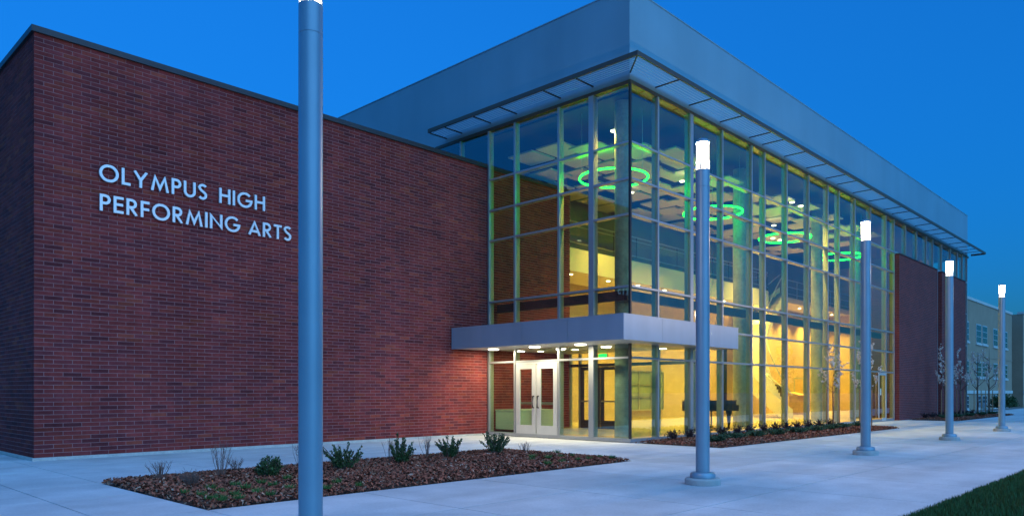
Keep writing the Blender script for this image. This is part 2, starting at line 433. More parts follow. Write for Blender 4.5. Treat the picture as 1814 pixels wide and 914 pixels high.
# upper storey: pale panels
Z0, Z1 = 9.56, 12.05
up = MB().box(XG+.05, 52.05, YG+.05, 30, Z0, Z1)
upper = wput('upper_wall', up, 'panel', B)
wput('upper_wall', MB().box(XG+.051, XG+.3, 19.2, 30, ZBR+.0, Z0-.001), 'panel', B)
wput('parapet_cap', MB().box(XG+.035, 52.07, YG+.035, 30, Z1, Z1+.03), 'panel', B)

# ---------------- glass facade: frame members and panes
ROWS = [.14, 2.25, 3.20, 4.13, 6.03, 6.97, 7.93, 9.46]
LY = [16.62, 15.50, 13.77, 12.60, YG]                     # mullions on the entrance side
FX = [XG, 17.62, 19.40, 21.26, 23.24, 24.20, 25.96, 27.89, 29.76, 30.94, 32.72, 34.62, 36.69, 37.86]
fac = wput('glass_facade', MB().box(XG-.04, 37.9, YG-.04, YG+.24, .02, ROWS[0]-.035), 'alu', B)      # sill beam of the long side
wput('sill', MB().box(XG-.04, XG+.24, YG+.245, 16.68, .02, ROWS[0]-.035), 'alu', fac)
wput('base_plinth', MB().box(XG+.0, 37.9, YG+.0, YG+.2, -.05, .019), 'curb', fac)
wput('base_plinth', MB().box(XG+.0, XG+.2, YG+.201, 16.68, -.05, .019), 'curb', fac)
MW, MD = .058, .155
def mull_y(x, z0, z1, w_=MW, y=YG):    # mullion in the long facade
    box('mullion', 'mull' if w_ < .1 else 'alu', fac, x-w_/2, x+w_/2, y+.012, y+MD, z0, z1)
    box('mullion_cap', 'alu', fac, x-w_/2-.004, x+w_/2+.004, y-.05, y-.002, z0, z1)
def mull_x(y, z0, z1, w_=MW):
    box('mullion', 'mull' if w_ < .1 else 'alu', fac, XG+.012, XG+MD, y-w_/2, y+w_/2, z0, z1)
    box('mullion_cap', 'alu', fac, XG-.05, XG-.002, y-w_/2-.004, y+w_/2+.004, z0, z1)
HEAD = 9.46
for i, x in enumerate(FX):
    if i == 0: continue
    mull_y(x, .106, HEAD, .16 if abs(x-19.40) < .01 else MW)
for y in LY[:-1]:
    mull_x(y, .106, HEAD, .16 if abs(y-12.60) < .01 else MW)
wput('corner_mullion', MB().box(XG-.03, XG+.03, YG-.03, YG+.03, .106, HEAD), 'dark_metal', fac)
wput('head_beam', MB().box(XG-.03, 52.0, YG-.03, YG+.28, HEAD, Z0-.003), 'bronze', fac)
wput('head_beam', MB().box(XG-.03, XG+.28, YG+.281, 19.2, HEAD, Z0-.003), 'bronze', fac)
def pane_y(x0, x1, z0, z1): box('pane', 'glass', fac, x0+.01, x1-.01, YG-.003, YG+.011, z0+.012, z1-.012)
def pane_x(y0, y1, z0, z1): box('pane', 'glass', fac, XG-.003, XG+.011, y0+.01, y1-.01, z0+.012, z1-.012)
TH = .055
for (a, b) in zip(FX, FX[1:]):
    for r, z in enumerate(ROWS):
        if r == 0 or r == len(ROWS)-1: continue
        if z == 3.20 and b < 20.7: continue
        a2, b2 = a + MW/2 + (.05 if a == 19.40 else 0), b - MW/2 - (.05 if b == 19.40 else 0)
        box('transom_bar', 'alu', fac, a2, b2, YG-.046, YG+MD-.02, z-TH/2, z+TH/2)
    zz = list(ROWS)
    if b < 20.7: zz = [.14, 2.25, 2.62, 3.22, 4.13, 6.03, 6.97, 7.93, 9.46]
    for z0, z1 in zip(zz, zz[1:]):
        if z0 == 2.62: continue
        pane_y(a, b, z0, z1)
for (b, a) in zip(LY, LY[1:]):
    for r, z in enumerate(ROWS):
        if r == 0 or r == len(ROWS)-1 or z == 3.20: continue
        a2, b2 = a + MW/2 + (.05 if a == 12.60 else 0), b - MW/2 - (.05 if b == 12.60 else 0)
        box('transom_bar', 'alu', fac, XG-.046, XG+MD-.02, a2, b2, z-TH/2, z+TH/2)
    for z0, z1 in zip([.14, 2.25, 2.62, 3.22, 4.13, 6.03, 6.97, 7.93], [2.25, 2.62, 3.22, 4.13, 6.03, 6.97, 7.93, 9.46]):
        if z0 == 2.62: continue
        if z0 == .14 and a == 13.77: continue            # the doors stand here
        pane_x(a, b, z0, z1)
# clerestory over the wing's roof
for y0, y1 in ((16.66, 17.95), (17.95, 19.2)):
    pane_x(y0, y1, ZBR+.14, HEAD)
box('mullion', 'alu', fac, XG-.03, XG+.15, 17.92, 17.98, ZBR+.02, HEAD)
# clerestory over the far brick panels
CX = [37.86, 39.6, 41.4, 43.1, 44.3, 46.0, 47.8, 49.3, 50.5, 51.55]
for x0, x1 in zip(CX, CX[1:]):
    pane_y(x0, x1, 7.93, HEAD)
    box('transom_bar', 'alu', fac, x0+MW/2, x1-MW/2, YG-.046, YG+MD-.02, 7.93-.05, 7.93+.05)
for x in CX[1:]: mull_y(x, 7.88, HEAD)
for z0, z1 in ((.14, 2.25), (2.25, 4.13), (4.13, 6.03), (6.03, 7.93)):
    pane_y(50.45, 51.55, z0, z1); pane_y(44.5, 45.2, z0, z1)
    box('transom_bar', 'alu', fac, 50.48, 51.5, YG-.04, YG+.15, z1-.03, z1+.03) if z1 < 7 else None
for x in (50.42, 51.55, 44.5, 45.2): box('mullion', 'alu', fac, x-.03, x+.03, YG-.04, YG+.2, .0, 7.87)
# side door at the far end of the long facade
sd = box('side_door', 'alu_door', fac, 36.05, 36.6, YG-.06, YG-.048, .03, .16)
for (x0, x1, z0, z1) in ((35.56, 35.66, .165, 2.2), (36.52, 36.62, .165, 2.2), (35.66, 36.52, 2.1, 2.2)):
    box('door_stile', 'alu_door', fac, x0, x1, YG-.075, YG-.052, z0, z1)
box('notice', 'counter', fac, 35.98, 36.12, YG-.008, YG-.005, 1.2, 1.5)

# brick panels at the far end, standing proud of the glass
for x0, x1 in ((37.98, 44.42), (45.28, 50.36)):
    pw = wput('brick_panel', MB().box(x0, x1, YG-.22, YG+.3, -.05, 7.84), 'brick_far', B)
    wput('panel_end', MB().box(x0-.004, x0-.001, YG-.22, YG+.3, -.05, 7.84), 'brick_far_x', pw)
    wput('panel_coping', MB().box(x0-.02, x1+.02, YG-.25, YG-.06, 7.841, 7.875), 'coping', pw)

# ---------------- sunshade
ZS, DS = 9.78, .68
sh = wput('sunshade', MB().box(XG-DS, 53.0, YG-DS-.05, YG-DS, ZS-.03, ZS+.09), 'bronze', B)
wput('edge_beam', MB().box(XG-DS-.05, XG-DS, YG-DS-.05, 18.75, ZS-.03, ZS+.09), 'bronze', sh)
for k in range(6):
    d = .10 + k*.10
    m = MB(); y = YG - d
    m.quad((XG-d, y-.022, ZS-.012), (52.9, y-.022, ZS-.012), (52.9, y+.022, ZS+.028), (XG-d, y+.022, ZS+.028))
    m.quad((XG-d, y-.022, ZS-.022), (XG-d, y+.022, ZS+.018), (52.9, y+.022, ZS+.018), (52.9, y-.022, ZS-.022))
    m.quad((XG-d, y-.022, ZS-.022), (52.9, y-.022, ZS-.022), (52.9, y-.022, ZS-.012), (XG-d, y-.022, ZS-.012))
    wput('blade', m, 'shade_blade', sh)
    m = MB(); x = XG - d
    m.quad((x-.022, 18.7, ZS-.012), (x-.022, y, ZS-.012), (x+.022, y, ZS+.028), (x+.022, 18.7, ZS+.028))
    m.quad((x-.022, 18.7, ZS-.022), (x+.022, 18.7, ZS+.018), (x+.022, y, ZS+.018), (x-.022, y, ZS-.022))
    m.quad((x-.022, 18.7, ZS-.022), (x-.022, y, ZS-.022), (x-.022, y, ZS-.012), (x-.022, 18.7, ZS-.012))
    wput('blade', m, 'shade_blade', sh)
for x in FX[1:] + CX[1:]: box('bracket', 'dark_metal', sh, x-.02, x+.02, YG-DS, YG+.05, ZS-.05, ZS-.024)
for y in LY[:-1] + [17.95, 18.7]: box('bracket', 'dark_metal', sh, XG-DS, XG+.05, y-.02, y+.02, ZS-.05, ZS-.024)
box('bracket', 'dark_metal', sh, 52.9, 52.96, YG-DS, YG+.05, ZS-.05, ZS+.06)
m = MB(); m.tube([(XG-.02, YG-.02, ZS-.04), (XG-DS, YG-DS, ZS-.04)], .022, 6); wput('bracket', m, 'dark_metal', sh)

# ---------------- entrance canopy
CXL, CYF, CXR, CZ0, CZ1 = 14.78, 10.45, 20.61, 2.61, 3.22
can = wput('canopy', MB().box(CXL+.012, CXR-.012, CYF+.012, YG-.055, CZ0+.012, CZ1-.012), 'soffit', B)
wput('canopy_core', MB().box(CXL+.012, XG-.055, YG-.054, YB-.04, CZ0+.012, CZ1-.012), 'soffit', can)
pys = [CYF, 12.20, 13.80, 15.35, YB-.038]
for a, b in zip(pys, pys[1:]): box('fascia_panel', 'canopy', can, CXL, CXL+.01, a+.004, b-.004, CZ0, CZ1)
for a, b in zip([CXL, 16.5, 18.4, CXR][:-1], [16.5, 18.4, CXR]): box('fascia_panel', 'canopy', can, a+.004, b-.004, CYF, CYF+.01, CZ0, CZ1)
box('fascia_panel', 'canopy', can, CXR-.01, CXR, CYF+.012, YG-.056, CZ0, CZ1)
box('canopy_cap', 'canopy', can, CXL-.006, CXR+.006, CYF-.006, YG-.056, CZ1+.001, CZ1+.02)
box('canopy_cap', 'canopy', can, CXL-.006, XG-.056, YG-.055, YB-.038, CZ1+.001, CZ1+.02)
for y in (15.86, 14.2, 12.54):
    m = MB().lathe([(.145, CZ0-.012), (.16, CZ0+.012)], 28, 15.75, y); wput('downlight', m, 'cdown', can)
    lamp_light('AREA', 'downlight_lamp', (15.75, y, CZ0-.02), can, 5.8, (1, .88, .58), .26)

# ---------------- entrance doors
for i, (ya, yb_) in enumerate(((13.83, 14.62), (14.66, 15.45))):
    leaf = wput('door_leaf', MB().box(XG-.03, XG+.02, ya, yb_, .03, .36), 'alu_door', B)
    wput('stile', MB().box(XG-.03, XG+.02, ya, ya+.15, .361, 2.02), 'alu_door', leaf)
    wput('stile', MB().box(XG-.03, XG+.02, yb_-.15, yb_, .361, 2.02), 'alu_door', leaf)
    wput('top_rail', MB().box(XG-.03, XG+.02, ya, yb_, 2.021, 2.16), 'alu_door', leaf)
    wput('door_pane', MB().box(XG-.012, XG+.0, ya+.14, yb_-.14, .35, 2.03), 'glass', leaf)
    wput('push_bar', MB().box(XG+.03, XG+.07, ya+.06, yb_-.06, .98, 1.05), 'rail', leaf)
    hy = yb_-.07 if i == 0 else ya+.07
    m = MB().tube([(XG-.03, hy, .88), (XG-.085, hy, .88), (XG-.085, hy, 1.22), (XG-.03, hy, 1.22)], .022, 8); wput('handle', m, 'dark_metal', leaf, smooth=True)
wput('door_frame', MB().box(XG-.035, XG+.06, 13.80, 15.47, 2.165, 2.222), 'alu_door', B)

# ---------------- lobby
flo = wput('lobby_floor', MB().box(XG+.2, 52, YG+.2, 20.6, -.04, FL), 'floor', B)
wput('rear_wall', MB().box(20.39, 52, 19.3, 19.5, FL, 5.75), 'tan', B)
wput('rear_wall', MB().box(20.39, 52, 19.301, 19.5, 5.751, 9.5), 'grey', B)
wput('end_wall', MB().box(50.3, 50.45, 13.0, 19.29, FL, 9.5), 'tan_x', B)
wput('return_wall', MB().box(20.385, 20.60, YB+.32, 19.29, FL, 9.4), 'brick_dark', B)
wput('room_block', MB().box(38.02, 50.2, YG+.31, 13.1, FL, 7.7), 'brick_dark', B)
cei = wput('lobby_ceiling', MB().box(XG+.3, 52, YG+.3, 29.9, 9.40, 9.45), 'ceil', B)
for i in range(17):
    for j in range(5):
        if rng.random() < .08: continue
        x = 17.35 + i*1.26 + rng.choice((0, 0, .12)); y = 12.1 + j*1.22 + (.3 if i % 2 else 0)
        if y + 1.1 > 18.6: continue
        z = rng.choice((8.66, 8.78, 8.90))
        box('ceiling_panel', 'cpanel', cei, x, x+1.12, y, y+1.06, z, z+.05)
def down(x, y, z, parent, e, r=.07, col=WARM):
    m = MB().lathe([(r, z-.012), (r*1.15, z+.01)], 18, x, y); wput('downlight', m, 'down', parent)
    lamp_light('AREA', 'downlight_lamp', (x, y, z-.02), parent, e, col, .16, spread=R(105))
for x, y in ((17.0, 12.35), (22.7, 15.7), (28.15, 12.05), (28.95, 12.05), (34.15, 15.55), (34.8, 15.5), (40.7, 14.2), (41.4, 14.2), (47.2, 14.2), (22.7, 13.6), (26.0, 14.6), (31.5, 14.3), (37.5, 14.4)):  # downlights listed after the far-end ones are added, to brighten the lower lobby
    down(x, y, 8.62, cei, 27, .08)
# balcony
bal = MB(); pts = [(20.6, 17.2), (36.9, 17.2)]
for k in range(1, 9):
    a = -math.pi/2 + k*math.pi/16; pts.append((36.9+1.7*math.cos(a), 18.9+1.7*math.sin(a)))
pts += [(38.6, 19.29), (20.6, 19.29)]
bal.prism(pts, 5.75, 6.6); balc = wput('balcony', bal, 'white', B)
edge = [(20.65, 17.26), (36.9, 17.26)] + [(36.9+1.64*math.cos(-math.pi/2+k*math.pi/16), 18.9+1.64*math.sin(-math.pi/2+k*math.pi/16)) for k in range(1, 9)]
def along(edge, step):
    out = []; acc = 0
    for (a, b) in zip(edge, edge[1:]):
        L_ = math.hypot(b[0]-a[0], b[1]-a[1]); s_ = -acc % step if acc else 0
        while s_ < L_: out.append((a[0]+(b[0]-a[0])*s_/L_, a[1]+(b[1]-a[1])*s_/L_)); s_ += step
        acc += L_
    return out
for zr, rr in ((7.58, .026), (7.42, .014), (6.82, .014)):
    m = MB().tube([(x, y, zr) for x, y in edge], rr, 8); wput('handrail', m, 'rail', balc, smooth=True)
for x, y in along(edge, 1.55): box('baluster', 'dark_metal', balc, x-.025, x+.025, y-.01, y+.01, 6.5, 7.56)
m = MB()
for (a, b) in zip(edge, edge[1:]): m.quad((a[0], a[1], 6.84), (b[0], b[1], 6.84), (b[0], b[1], 7.40), (a[0], a[1], 7.40))
wput('rail_glass', m, 'glass_in', balc)
wput('balcony_band', MB().box(20.6, 36.9, 17.185, 17.199, 6.605, 6.74), 'girt', balc)
for x, y in ((21.7, 17.75), (24.06, 17.75), (25.91, 17.6), (27.92, 17.6), (30.91, 17.6), (33.2, 17.6), (35.58, 17.5), (37.22, 17.8)):
    down(x, y, 5.74, balc, 15 + max(0, x-24)*1.25)
# upper walkway rail past the stair
br = wput('walkway', MB().box(40.2, 50.3, 17.6, 19.29, 6.3, 6.6), 'white', B)
for zr in (7.58, 7.2, 6.82): wput('handrail', MB().tube([(40.2, 17.65, zr), (50.2, 17.65, zr)], .02, 6), 'rail', br)
for k in range(7): box('baluster', 'rail', br, 40.2+k*1.66, 40.24+k*1.66, 17.63, 17.67, 6.6, 7.58)
for x in (41.5, 43.8, 46.5, 48.8): down(x, 18.3, 6.29, br, 42)
# curving stair up to the balcony end
SCX, SCY, NS = 37.0, 15.9, 38
st = None; rise = (6.6-FL)/NS; sm = MB()
def sp(a, r, z): return (SCX + r*math.cos(a), SCY + r*math.sin(a), z)
a0, a1 = R(205), R(35); r0, r1 = 1.2, 2.75
for k in range(NS):
    b0, b1 = a0+(a1-a0)*k/NS, a0+(a1-a0)*(k+1)/NS; z = FL + rise*k
    lo = max(FL, z-.28)
    q = [sp(b0, r0, 0), sp(b0, r1, 0), sp(b1, r1, 0), sp(b1, r0, 0)]
    poly = [(p[0], p[1]) for p in reversed(q)]
    if k == 0: st = wput('staircase', MB().prism(poly, lo-.02, z+rise), 'white', B)
    else: wput('step', MB().prism(poly, lo-.002*(k % 2), z+rise), 'white', st)
for rr in (r0+.04, r1-.04):
    m = MB().tube([sp(a0+(a1-a0)*k/NS, rr, FL + rise*(k+1) + .92) for k in range(NS+1)], .028, 8); wput('handrail', m, 'rail', st, smooth=True)
m = MB()
for k in range(NS):
    b0, b1 = a0+(a1-a0)*k/NS, a0+(a1-a0)*(k+1)/NS; z = FL+rise*k
    for (ra) in (r1+.003,):
        m.quad(sp(b0, ra, max(FL, z-.42)), sp(b1, ra, max(FL, z+rise-.42)), sp(b1, ra, z+rise+.42), sp(b0, ra, z+.42))
wput('stringer', m, 'white', st)
# columns
for x, y in ((17.12, 12.12), (25.25, 12.75), (32.3, 12.75), (36.9, 12.75)):
    m = MB().lathe([(.235, FL), (.235, 9.39)], 32, x, y); wput('column', m, 'column', B, smooth=True)
# steel girts just inside the glass
wput('girt', MB().box(XG+.3, 37.8, YG+.30, YG+.42, 3.82, 4.08), 'girt', B)
wput('girt', MB().box(XG+.30, XG+.42, YG+.43, 16.6, 3.82, 4.08), 'girt', B)
# vestibule inside the doors
ves = wput('vestibule_ceiling', MB().box(XG+.25, 20.35, YG+.25, 16.66, 2.66, 2.95), 'soffit', B)
for x, y in ((18.15, 16.1), (18.15, 14.66), (18.15, 13.0), (19.6, 12.4)):
    m = MB().lathe([(.10, 2.648), (.115, 2.665)], 20, x, y); wput('downlight', m, 'cdown', ves)
    lamp_light('AREA', 'downlight_lamp', (x, y, 2.64), ves, 2.2, (1, .80, .40), .18)
part = wput('vestibule_partition', MB().box(20.25, 20.35, YG+.27, 16.66, 2.20, 2.30), 'girt', B)
for y in (11.75, 13.0, 14.42, 16.18, 16.6): box('partition_post', 'alu', part, 20.25, 20.35, y-.035, y+.035, FL, 2.655 if y != 11.75 else 2.66)
for a, b in ((11.8, 13.0), (13.0, 14.42), (16.2, 16.6)): box('partition_pane', 'glass_in', part, 20.29, 20.30, a+.036, b-.036, FL, 2.199)
for a, b in ((14.46, 15.28), (15.32, 16.14)):
    l2 = wput('inner_door', MB().box(20.27, 20.32, a, b, FL, FL+.28), 'girt', B)
    for p, q in ((a, a+.13), (b-.13, b)): wput('stile', MB().box(20.27, 20.32, p, q, FL+.281, 2.08), 'girt', l2)
    wput('top_rail', MB().box(20.27, 20.32, a, b, 2.081, 2.19), 'girt', l2)
    wput('push_bar', MB().box(20.21, 20.25, a+.08, b-.08, 1.0, 1.05), 'rail', l2)
    wput('door_pane', MB().box(20.29, 20.30, a+.12, b-.12, FL+.27, 2.09), 'glass_in', l2)

# things in the lobby
t = thing('exit_sign', (20.18, 15.1, 2.45), 'small green lit exit sign above the inner doors', 'exit sign')
put('sign_box', MB().box(-.03, .03, -.17, .17, 0, .17), 'alu', (20.18, 15.1, 2.45), t)
put('sign_face', MB().box(-.034, -.031, -.16, .16, .01, .16), 'exit', (20.18, 15.1, 2.45), t)
# EXIT letters in dark strokes on the lit face
strokes = {'E': [(0,0,.06,.012),(0,.049,.06,.061),(0,.098,.06,.11),(0,0,.014,.11)], 'X': None, 'I': [(0,0,.016,.11)], 'T': [(0,.096,.06,.11),(.023,0,.037,.11)]}
lm = MB(); u = -.135
for ch in 'EXIT':
    if ch == 'X':
        for s_ in (0, 1):
            a, b = ((u, .02), (u+.06, .13)) if s_ == 0 else ((u+.06, .02), (u, .13))
            e = -.0355 - .0004*s_
            lm.quad((e, -a[0]+.008, a[1]), (e, -a[0]-.008, a[1]), (e, -b[0]-.008, b[1]), (e, -b[0]+.008, b[1]))
        u += .082
    else:
        for n_, (x0, z0, x1, z1) in enumerate(strokes[ch]):
            lm.box(-.0356-.0004*n_, -.0345, -(u+x1), -(u+x0), .02+z0, .02+z1)
        u += .04 if ch == 'I' else .082
put('sign_letters', lm, 'white', (20.18, 15.1, 2.45), t)

t = thing('grand_piano', (22.6, 12.75, FL), 'black grand piano standing on the lobby floor behind the glass', 'piano')
pc = (22.6, 12.75, FL); outl = [(.95, -.74), (.95, .74), (.62, .74)]
for k in range(13):
    s_ = k/12; outl.append((.62 - 1.62*s_, .74 - .55*(s_*s_*(3-2*s_))))
outl += [(-1.06, .08), (-1.06, -.55), (-.95, -.72), (-.8, -.74)]
put('case', MB().prism(outl, .62, .93), 'piano', pc, t)
put('lid', MB().prism([(x*1.015, y*1.015) for x, y in outl if True], .935, .965), 'piano', pc, t)
put('keyboard', MB().box(.955, 1.10, -.62, .62, .66, .715), 'keys', pc, t)
put('key_slip', MB().box(.955, 1.13, -.74, .74, .60, .655), 'piano', pc, t)
put('cheek', MB().box(.952, 1.13, -.74, -.63, .656, .80), 'piano', pc, t); put('cheek', MB().box(.952, 1.13, .63, .74, .656, .80), 'piano', pc, t)
for x, y in ((.72, -.58), (.72, .58), (-.85, -.2)):
    put('leg', MB().lathe([(.03, 0), (.045, .03), (.04, .12), (.075, .45), (.11, .56), (.10, .618)], 12, x, y), 'piano', pc, t, smooth=True)
m = MB().box(.42, .46, -.10, -.06, .05, .62); m.box(.42, .46, .06, .10, .05, .62); m.box(.40, .50, -.13, .13, .03, .08)
put('pedal_lyre', m, 'piano', pc, t)

t = thing('curved_counter', (17.55, 15.9, FL), 'low pale green curved counter just inside the glass beside the brick wall', 'counter')
arc = [(1.0*math.cos(R(180+a))*.95, .55*math.sin(R(180+a))) for a in range(0, 181, 12)]
cl_ = [(x, y) for x, y in arc] + [(.95, .72), (-.95, .72)]
put('body', MB().prism(cl_, .08, .66), 'counter', (17.55, 15.9, FL), t); put('toe_kick', MB().prism([(x*.94, y*.94) for x, y in cl_], 0, .079), 'dark_metal', (17.55, 15.9, FL), t)
put('top', MB().prism([(x*1.02, y*1.02) for x, y in cl_], .661, .69), 'counter', (17.55, 15.9, FL), t)

t = thing('wall_screen', (43.0, 19.24, 1.0), 'dark flat screen hung on the yellow rear wall of the lobby', 'screen')
put('bezel', MB().box(-.66, .66, 0, .05, -.22, .78), 'dark_metal', (43.0, 19.24, 1.0), t); put('panel', MB().box(-.62, .62, -.006, -.001, -.18, .74), 'screen', (43.0, 19.24, 1.0), t)
t = thing('display_case', (28.85, 19.22, .55), 'wide greenish display case in the tan rear wall of the lobby', 'display case')
put('case_back', MB().box(-1.5, 1.5, 0, .07, 0, 1.7), 'display', (28.85, 19.22, .55), t)
for a, b, c_, d in ((-1.55, 1.55, -.06, 0), (-1.55, 1.55, 1.70, 1.76)): put('case_frame', MB().box(a, b, -.05, .07, c_, d), 'rail', (28.85, 19.22, .55), t)
for x in (-1.52, -.5, .5, 1.52): put('case_mullion', MB().box(x-.025, x+.025, -.045, -.002, 0, 1.70), 'rail', (28.85, 19.22, .55), t)
for z in (.55, 1.1): put('shelf', MB().box(-1.45, 1.45, -.04, -.001, z, z+.025), 'rail', (28.85, 19.22, .55), t)
t = thing('dark_doorway', (36.25, 19.25, FL), 'tall narrow dark doorway panel in the lobby rear wall behind the piano', 'door')
put('door_panel', MB().box(-.4, .4, 0, .04, .6, 3.5), 'screen', (36.25, 19.25, FL), t); put('door_trim', MB().box(-.46, .46, .01, .045, .55, 3.56), 'girt', (36.25, 19.25, FL), t)
t = thing('alcove_door', (46.0, 19.25, FL), 'plain tan door recessed in the rear wall near the lectern', 'door')
put('door_panel', MB().box(-.6, .6, 0, .04, 0, 2.05), 'wood', (46.0, 19.25, FL), t); put('door_trim', MB().box(-.68, .68, .01, .045, 0, 2.14), 'column', (46.0, 19.25, FL), t)
t = thing('lectern', (41.3, 17.4, FL), 'maple lectern standing in front of the lobby rear wall', 'lectern')
put('stand', MB().box(-.5, .5, -.25, .25, .04, 1.02), 'wood', (41.3, 17.4, FL), t); put('base', MB().box(-.54, .54, -.29, .29, 0, .039), 'wood', (41.3, 17.4, FL), t)
m = MB(); m.v = [(-.56,-.34,1.03),(.56,-.34,1.03),(.56,.3,1.03),(-.56,.3,1.03),(-.56,-.34,1.06),(.56,-.34,1.06),(.56,.3,1.24),(-.56,.3,1.24)]
m.f = [(0,3,2,1),(4,5,6,7),(0,1,5,4),(1,2,6,5),(2,3,7,6),(3,0,4,7)]; m.c = [None]*6; put('top', m, 'wood', (41.3, 17.4, FL), t)

# green ring pendants
for i, x in enumerate((17.84, 23.70, 29.58, 35.42)):
    c0 = (x, 12.97, 7.6)
    t = thing('ring_light', c0, ('glowing green ring pendant by the glass corner of the lobby', 'glowing green ring pendant second from the glass corner', 'glowing green ring pendant third from the glass corner', 'glowing green ring pendant nearest the far brick panels')[i], 'pendant light', 'green ring lights under the lobby ceiling')
    m = MB(); n, k2 = 48, 8
    for a in range(n):
        for b in range(k2):
            A, Bq = 2*math.pi*a/n, 2*math.pi*b/k2; m.v.append(((1.0+.025*math.cos(Bq))*math.cos(A), (1.0+.025*math.cos(Bq))*math.sin(A), .025*math.sin(Bq)))
    for a in range(n):
        for b in range(k2): m.f.append((a*k2+b, ((a+1)%n)*k2+b, ((a+1)%n)*k2+(b+1)%k2, a*k2+(b+1)%k2)); m.c.append(None)
    put('tube', m, 'ring', c0, t, smooth=True)
    for a in (30, 150, 270):
        put('cable', MB().tube([(math.cos(R(a)), math.sin(R(a)), .03), (math.cos(R(a)), math.sin(R(a)), 1.78)], .006, 5), 'rail', c0, t)

# ------------------------------------------------------------------ raised letters on the wing
def stroke(pts, w_):
    """outline polygon of an open polyline with mitred joints"""
    n = len(pts); L_, R_ = [], []
    for i in range(n):
        p = Vector(pts[i])
        d0 = (p - Vector(pts[i-1])).normalized() if i else None
        d1 = (Vector(pts[i+1]) - p).normalized() if i < n-1 else None
        if d0 is None: nn = Vector((-d1.y, d1.x)); k = 1
        elif d1 is None: nn = Vector((-d0.y, d0.x)); k = 1
        else:
            n0, n1 = Vector((-d0.y, d0.x)), Vector((-d1.y, d1.x)); nn = (n0+n1)
            if nn.length < 1e-4: nn = n0
            nn.normalize(); k = min(1/max(nn.dot(n0), .25), 3.2)
        L_.append(p + nn*w_/2*k); R_.append(p - nn*w_/2*k)
    return L_, R_
def arcp(cx_, cy_, rx, ry, a, b, n=20): return [(cx_+rx*math.cos(R(a+(b-a)*i/n)), cy_+ry*math.sin(R(a+(b-a)*i/n))) for i in range(n+1)]
SW = .158; H2 = SW/2
def glyph(ch):
    """(width, strokes) in cap heights"""
    if ch == 'O': return 1.08, [arcp(.54, .5, .54-H2, .525-H2, 90, 450, 40)]
    if ch == 'L': return .50, [[(H2, 1), (H2, H2), (.50, H2)]]
    if ch == 'Y': return .86, [[(.08, 1), (.43, .46)], [(.78, 1), (.43, .46)], [(.43, .50), (.43, 0)]]
    if ch == 'M': return 1.10, [[(.08, 0), (.26, .93), (.55, .14), (.84, .93), (1.02, 0)]]
    if ch == 'P': return .60, [[(H2, 0), (H2, 1)], [(.10, 1-H2), (.30, 1-H2)] + arcp(.30, .70, .30-H2, .30-H2, 90, -90, 14)[1:] + [(.10, .40+H2)]]
    if ch == 'R': return .66, [[(H2, 0), (H2, 1)], [(.10, 1-H2), (.30, 1-H2)] + arcp(.30, .70, .30-H2, .30-H2, 90, -90, 14)[1:] + [(.10, .40+H2)], [(.25, .46), (.58, 0)]]
    if ch == 'U': return .76, [[(H2, 1)] + arcp(.38, .36, .38-H2, .375-H2, 180, 360, 18) + [(.76-H2, 1)]]
    if ch == 'S': return .60, [arcp(.30, .755, .25-H2*.3, .255-H2, 30, 180, 14)[0:] + [(.13, .66), (.22, .57), (.40, .46), (.50, .36)] + arcp(.28, .28, .30-H2, .295-H2, 10, -150, 14)]
    if ch == 'H': return .76, [[(H2, 0), (H2, 1)], [(.76-H2, 0), (.76-H2, 1)], [(.1, .53), (.66, .53)]]
    if ch == 'I': return SW, [[(H2, 0), (H2, 1)]]
    if ch == 'G': return 1.08, [arcp(.54, .5, .54-H2, .525-H2, 42, 352, 34) + [(1.0, .47), (.60, .47)]]
    if ch == 'E': return .56, [[(.56, 1-H2), (H2, 1-H2), (H2, H2), (.56, H2)], [(.10, .52), (.53, .52)]]
    if ch == 'F': return .52, [[(.52, 1-H2), (H2, 1-H2), (H2, 0)], [(.10, .50), (.50, .50)]]
    if ch == 'N': return .84, [[(H2, 0), (H2, .95), (.84-H2, .05), (.84-H2, 1)]]
    if ch == 'A': return .90, [[(.07, 0), (.45, .95), (.83, 0)], [(.20, .27), (.70, .27)]]
    if ch == 'T': return .60, [[(0, 1-H2), (.60, 1-H2)], [(.30, .9), (.30, 0)]]
def letter_mesh(ch, cap):
    w_, S = glyph(ch); m = MB()
    for si, pts in enumerate(S):
        L_, R_ = stroke(pts, SW); L_, R_ = [[Vector((p.x, min(max(p.y, -.015), 1.015))) for p in Q] for Q in (L_, R_)]; yf = -.072 - .0008*si; yb_ = -.03 + .0005*si; n = len(pts); closed = (Vector(pts[0])-Vector(pts[-1])).length < 1e-3
        b = len(m.v)
        for p in L_: m.v.append((p.x*cap, yf, p.y*cap))
        for p in R_: m.v.append((p.x*cap, yf, p.y*cap))
        for p in L_: m.v.append((p.x*cap, yb_, p.y*cap))
        for p in R_: m.v.append((p.x*cap, yb_, p.y*cap))
        for i in range(n-1):
            m.f += [(b+i, b+n+i, b+n+i+1, b+i+1), (b+2*n+i, b+2*n+i+1, b+3*n+i+1, b+3*n+i), (b+i, b+i+1, b+2*n+i+1, b+2*n+i), (b+n+i, b+3*n+i, b+3*n+i+1, b+n+i+1)]
        if not closed: m.f += [(b, b+2*n, b+3*n, b+n), (b+n-1, b+2*n-1, b+4*n-1, b+3*n-1)]
    m.c = [None]*len(m.f)
    return w_*cap, m
sign = thing('wall_lettering', (7.3, YB-.03, 5.05), 'raised silver letters reading OLYMPUS HIGH PERFORMING ARTS on the brick wall', 'lettering')
cache = {}
